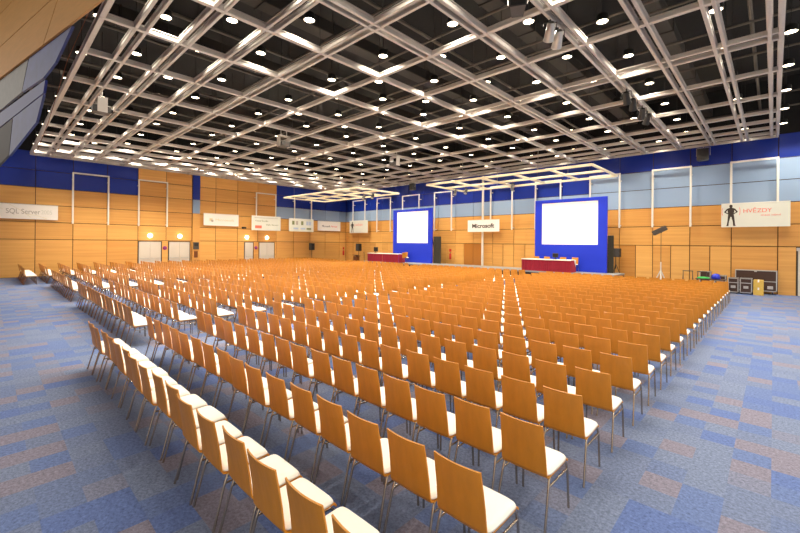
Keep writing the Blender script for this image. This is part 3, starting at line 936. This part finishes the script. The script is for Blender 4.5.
# ------------------------------------------------------------------ wall lamps over doors, small signs
wl = bpy.data.lights.new('wall_lamp_glow', 'POINT'); wl.energy = 3; wl.color = (1, .93, .82); wl.shadow_soft_size = .1
for y, l in ((8.13, 'bright white lamp above the nearest double door'), (10.1, 'bright white lamp above the second double door, by the pilaster'),
             (15.35, 'bright white lamp above the single far door'), (17.2, 'bright white lamp above the far double door')):
    r = thing('wall_lamp', (XA, y, 2.65), l, 'wall lamp', 'lamps above the doors')
    MB().box(0, .04, -.2, .2, -.09, .09, bev=.01).build('back_plate', M['steel'], r)
    o = MB().lathe([(.001, .10), (.08, .085), (.14, .04), (.15, 0)], 18, cap=False).build('diffuser', M['lamp_lens'], r)
    o.matrix_local = Matrix.Translation((.04, 0, 0)) @ Matrix.Rotation(math.pi / 2, 4, 'Y')
    s = bpy.data.objects.new('glow', wl); COL.objects.link(s); s.parent = r; s.location = (.28, 0, 0)
for y, l in ((9.1, 'small purple round sign between the two nearer double doors'), (16.2, 'small purple round sign between the two far doors')):
    o = MB().lathe([(.001, .02), (.14, .02), (.15, .0)], 18).build('round_sign', M['sign_purple'])
    o.matrix_world = Matrix.Translation((XA, y, 1.75)) @ Matrix.Rotation(math.pi / 2, 4, 'Y')
    tag(o, l, 'sign', 'round signs by the doors')
r = thing('control_panel', (XA + .12, 11.22, 1.2), 'dark control box on the pilaster beside the second double door', 'control panel')
MB().box(0, .1, -.2, .2, .45, 1.0, bev=.01).build('cabinet', M['grey_dark'], r)
MB().box(.1, .105, -.14, .14, .7, .92).build('grille', M['black'], r)
MB().box(0, .06, -.13, .13, -.2, .3, bev=.01).build('lower_box', M['lectern'], r)
r = thing('wall_camera', (XA + .02, 14.95, 3.4), 'small dark camera on the left wall beside the grey board', 'camera')
MB().box(0, .2, -.03, .03, -.02, .03).build('arm', M['grey_dark'], r)
MB().obox((.22, .05, .06), (.14, .4, .13), (0, .0, .3), 0, .02).build('body', M['black'], r)
def extinguisher(loc, wall, label):
    r = thing('fire_extinguisher', loc, label, 'fire extinguisher', 'red extinguishers on the walls')
    MB().lathe([(.06, 0), (.085, .02), (.085, .42), (.06, .48), (.025, .5)], 16).build('cylinder', M['red_paint'], r)
    MB().tube([(0, 0, .5), (0, 0, .55), (.06, 0, .57)], .018, 8).build('valve', M['black'], r)
    MB().box(-.1, .1, -.01, .01, .62, .85) .build('sign_plate', M['red_paint'], r)
extinguisher((XA + .12, 25.75, .95), 'A', 'red fire extinguisher on the left wall beside the far corner')
extinguisher((-19.1, YB - .12, 1.0), 'B', 'red fire extinguisher on the front wall right of the left screen')

# ------------------------------------------------------------------ floor-standing gear by the stage
def speaker_cab(s, w_, h):
    MB().box(-w_ / 2, w_ / 2, -.18, .18, 0, h, bev=.015).build('cabinet', M['black'], s)
    MB().box(-w_ / 2 + .03, w_ / 2 - .03, -.19, -.18, .03, h - .03).build('grille', M['grey_dark'], s)
def stand_pair(x, y, z0, h, w_, l1, l2, zb=0, lr=.4):
    r = thing('loudspeaker_stand', (x, y, zb), l1, 'loudspeaker stand', 'tripod stands under loudspeakers')
    MB().tube([(0, 0, .25), (0, 0, z0 - zb)], .02, 8).build('pole', M['black'], r)
    for k in range(3):
        a = 2.1 * k + .4
        MB().tube([(0, 0, .55), (lr * math.cos(a), lr * math.sin(a), .015)], .014, 6).build('leg', M['black'], r)
    s = thing('loudspeaker', (x, y, z0), l2, 'loudspeaker', 'loudspeakers on tripod stands')
    speaker_cab(s, w_, h)
stand_pair(-29.6, 25.2, 1.47, .72, .5, 'tripod stand behind the lectern holding a black loudspeaker', 'black loudspeaker raised behind the lectern, near the left corner')
stand_pair(-32.38, 21.65, 1.53, .66, .46, 'tripod stand by the left wall holding a black loudspeaker', 'black loudspeaker raised by the left wall, past the far doors', 0, .26)
stand_pair(-6.72, 25.5, 1.6, .5, .5, 'tripod stand right of the right screen holding a loudspeaker', 'dark loudspeaker raised right of the right screen', SZ, .2)
r = thing('lectern', (-28.85, 24.3, 0), 'brown wooden lectern on the floor left of the farther red tables', 'lectern')
MB().box(-.22, .22, -.2, .2, .03, .98, bev=.01).build('column', M['lectern'], r)
MB().obox((0, 0, 1.06), (.62, .5, .04), (-.25, 0, 0), 0, .008).build('desk_top', M['lectern'], r)
MB().box(-.3, .3, -.25, .25, 0, .04, bev=.008).build('base', M['lectern'], r)
r = thing('microphone_stand', (-27.6, 24.2, 0), 'thin black microphone stand between lectern and the farther red tables', 'microphone stand')
MB().lathe([(.13, 0), (.13, .02), (.02, .03)], 18).build('base', M['black'], r)
MB().tube([(0, 0, .02), (0, 0, 1.3)], .011, 8).build('rod', M['black'], r)
MB().tube([(0, 0, 1.3), (.03, -.12, 1.4)], .022, 8).build('microphone', M['grey_dark'], r)

r = thing('light_stand', (-3.95, 22.5, 0), 'tall light stand with white tripod legs and tilted black lamp, right front', 'light stand')
MB().tube([(0, 0, .25), (0, 0, 1.5)], .028, 10).build('lower_tube', M['white_pipe'], r)
MB().tube([(0, 0, 1.5), (0, 0, 2.95)], .011, 8).build('upper_tube', M['grey_dark'], r)
for k in range(3):
    a = 2.094 * k + .8
    MB().tube([(0, 0, 1.1), (.5 * math.cos(a), .5 * math.sin(a), .02)], .026, 8).build('leg', M['white_pipe'], r)
MB().obox((-.06, 0, 3.02), (.62, .25, .22), (0, -.5, 0), 0, .02).build('lamp_head', M['grey_dark'], r)
MB().tube([(0, 0, 2.9), (0, 0, 3.0)], .03, 8).build('bracket', M['black'], r)

def flight_case(x0, x1, y0, y1, z0, z1, label):
    cx, cy = (x0 + x1) / 2, (y0 + y1) / 2
    a, b, h = (x1 - x0) / 2, (y1 - y0) / 2, z1 - z0
    r = thing('flight_case', (cx, cy, z0), label, 'flight case', 'black flight cases by the front wall')
    w0 = .07
    MB().box(-a + .01, a - .01, -b + .01, b - .01, w0, h - .01).build('body', M['case_board'], r)
    e = MB()
    for sx in (-1, 1):
        for sy in (-1, 1):
            e.box(*sorted((sx * a, sx * (a - .035))), *sorted((sy * b, sy * (b - .035))), w0, h)
        for zz in (w0, h - .035, h * .68):
            e.box(*sorted((sx * a, sx * (a - .035))), -b, b, zz, zz + .035)
    for sy in (-1, 1):
        for zz in (w0, h - .035, h * .68):
            e.box(-a, a, *sorted((sy * b, sy * (b - .035))), zz, zz + .035)
    e.build('edging', M['alu'], r)
    MB().box(-.09, .09, -b - .012, -b + .01, h * .36, h * .52, bev=.004).build('latch', M['alu'], r)
    for sx in (-1, 1):
        for sy in (-1, 1):
            c = MB().lathe([(.033, -.015), (.033, .015)], 12); o = c.build('castor', M['black'], r)
            o.matrix_local = Matrix.Translation((sx * (a - .06), sy * (b - .06), .034)) @ Matrix.Rotation(math.pi / 2, 4, 'Y')
            MB().box(sx * (a - .06) - .02, sx * (a - .06) + .02, sy * (b - .06) - .02, sy * (b - .06) + .02, .034, w0).build('castor_fork', M['steel'], r)
flight_case(-1.6, -1.21, 24.95, 25.5, 0, .76, 'black flight case with silver edges, left of the close pair on carpet')
flight_case(-1.16, -.72, 24.95, 25.5, 0, .77, 'black flight case with silver edges, right of pair, beside the yellow boxes')
flight_case(-2.1, -1.66, 24.7, 25.3, 0, .86, 'dark flight case mostly hidden behind the last row of chairs')
flight_case(-2.75, -2.3, 25.3, 25.8, 0, 1.0, 'dark flight case with pale lid, behind the blue plastic bag')
r = thing('trolley_board', (-.62, 25.85, 0), 'long dark brown trolley with aluminium edges against the front wall', 'trolley')
MB().box(-.74, .74, -.1, .1, .16, 1.12).build('body', M['case_board'], r)
e = MB()
for sx in (-1, 1): e.box(*sorted((sx * .76, sx * .72)), -.12, .12, .14, 1.15)
e.box(-.76, .76, -.12, .12, 1.11, 1.15); e.box(-.76, .76, -.12, .12, .14, .18); e.box(-.76, .76, -.115, -.1, .6, .63)
e.build('edging', M['alu'], r)
MB().box(.42, .62, -.13, -.1, .26, .4, bev=.005).build('latch', M['alu'], r)
MB().box(-.05, .05, -.13, -.1, 1.06, 1.16, bev=.005).build('latch', M['alu'], r)
for sx in (-.6, .6):
    c = MB().lathe([(.06, -.02), (.06, .02)], 14).build('castor', M['black'], r)
    c.matrix_local = Matrix.Translation((sx, 0, .06)) @ Matrix.Rotation(math.pi / 2, 4, 'Y')
    MB().box(sx - .03, sx + .03, -.03, .03, .06, .16).build('castor_fork', M['steel'], r)
for z, l in ((0, 'yellow cardboard box on the carpet, lower of the two beside flight cases'), (.36, 'yellow cardboard box on top of another, beside the flight cases')):
    r = thing('cardboard_box', (-.5, 25.2, z), l, 'box', 'stacked yellow boxes')
    MB().box(-.18, .18, -.2, .2, 0, .35, bev=.006).build('carton', M['cardboard'], r)
    MB().box(-.03, .03, -.203, .203, .25, .353).build('tape', M['banner'], r)
def bag(x, y, z, sx, sy, sz, m_, label):
    r = MB(); n = 14; vs = []; fs = []
    rows = [(.75, 0), (1, .15), (.95, .5), (.7, .85), (.25, 1.0)]
    rr = random.Random(int(x * 100))
    for k_, (q, h) in enumerate(rows):
        for k in range(n):
            a = 2 * math.pi * k / n; j = 1 + rr.uniform(-.12, .12)
            vs.append((q * sx * j * math.cos(a), q * sy * j * math.sin(a), h * sz))
    for i in range(len(rows) - 1):
        for k in range(n):
            a, b = i * n + k, i * n + (k + 1) % n
            fs.append((a, b, b + n, a + n))
    fs += [tuple(range(n))[::-1], tuple(range((len(rows) - 1) * n, len(rows) * n))]
    r._add(vs, fs, 0, .5, True)
    o = r.build('plastic_bag', m_); o.location = (x, y, z)
    return tag(o, label, 'bag')
def stool_table(x, y, w_, h, label):
    r = thing('folding_trestle', (x, y, 0), label, 'trestle', 'bare metal trestles by the front wall')
    MB().tube([(-w_, 0, h), (w_, 0, h)], .022, 8).build('top_bar', M['grey_dark'], r)
    for s in (-1, 1):
        for d in (-.2, .2):
            MB().tube([(s * (w_ - .03), 0, h), (s * w_, d, .012)], .014, 6).build('leg', M['grey_dark'], r)
stool_table(-3.15, 24.6, .22, 1.02, 'dark metal trestle behind the last chairs, left one')
stool_table(-2.55, 24.4, .2, 1.02, 'dark metal trestle behind the last chairs, beside the dark case')
r = thing('side_table', (-2.15, 23.6, 0), 'low dark table hidden behind the last chairs, under coloured bags', 'table')
MB().box(-.55, .55, -.25, .25, .7, .74, bev=.006).build('tabletop', M['case_board'], r)
for sx in (-1, 1):
    for sy in (-1, 1):
        MB().tube([(sx * .5, sy * .2, 0), (sx * .5, sy * .2, .7)], .016, 6).build('leg', M['chrome'], r)
bag(-2.42, 23.55, .74, .25, .16, .09, M['green_bag'], 'bright green plastic bag lying behind the last row of chairs')
bag(-1.95, 23.6, .74, .17, .15, .26, M['blue_bag'], 'blue plastic bag standing near the dark flight cases')
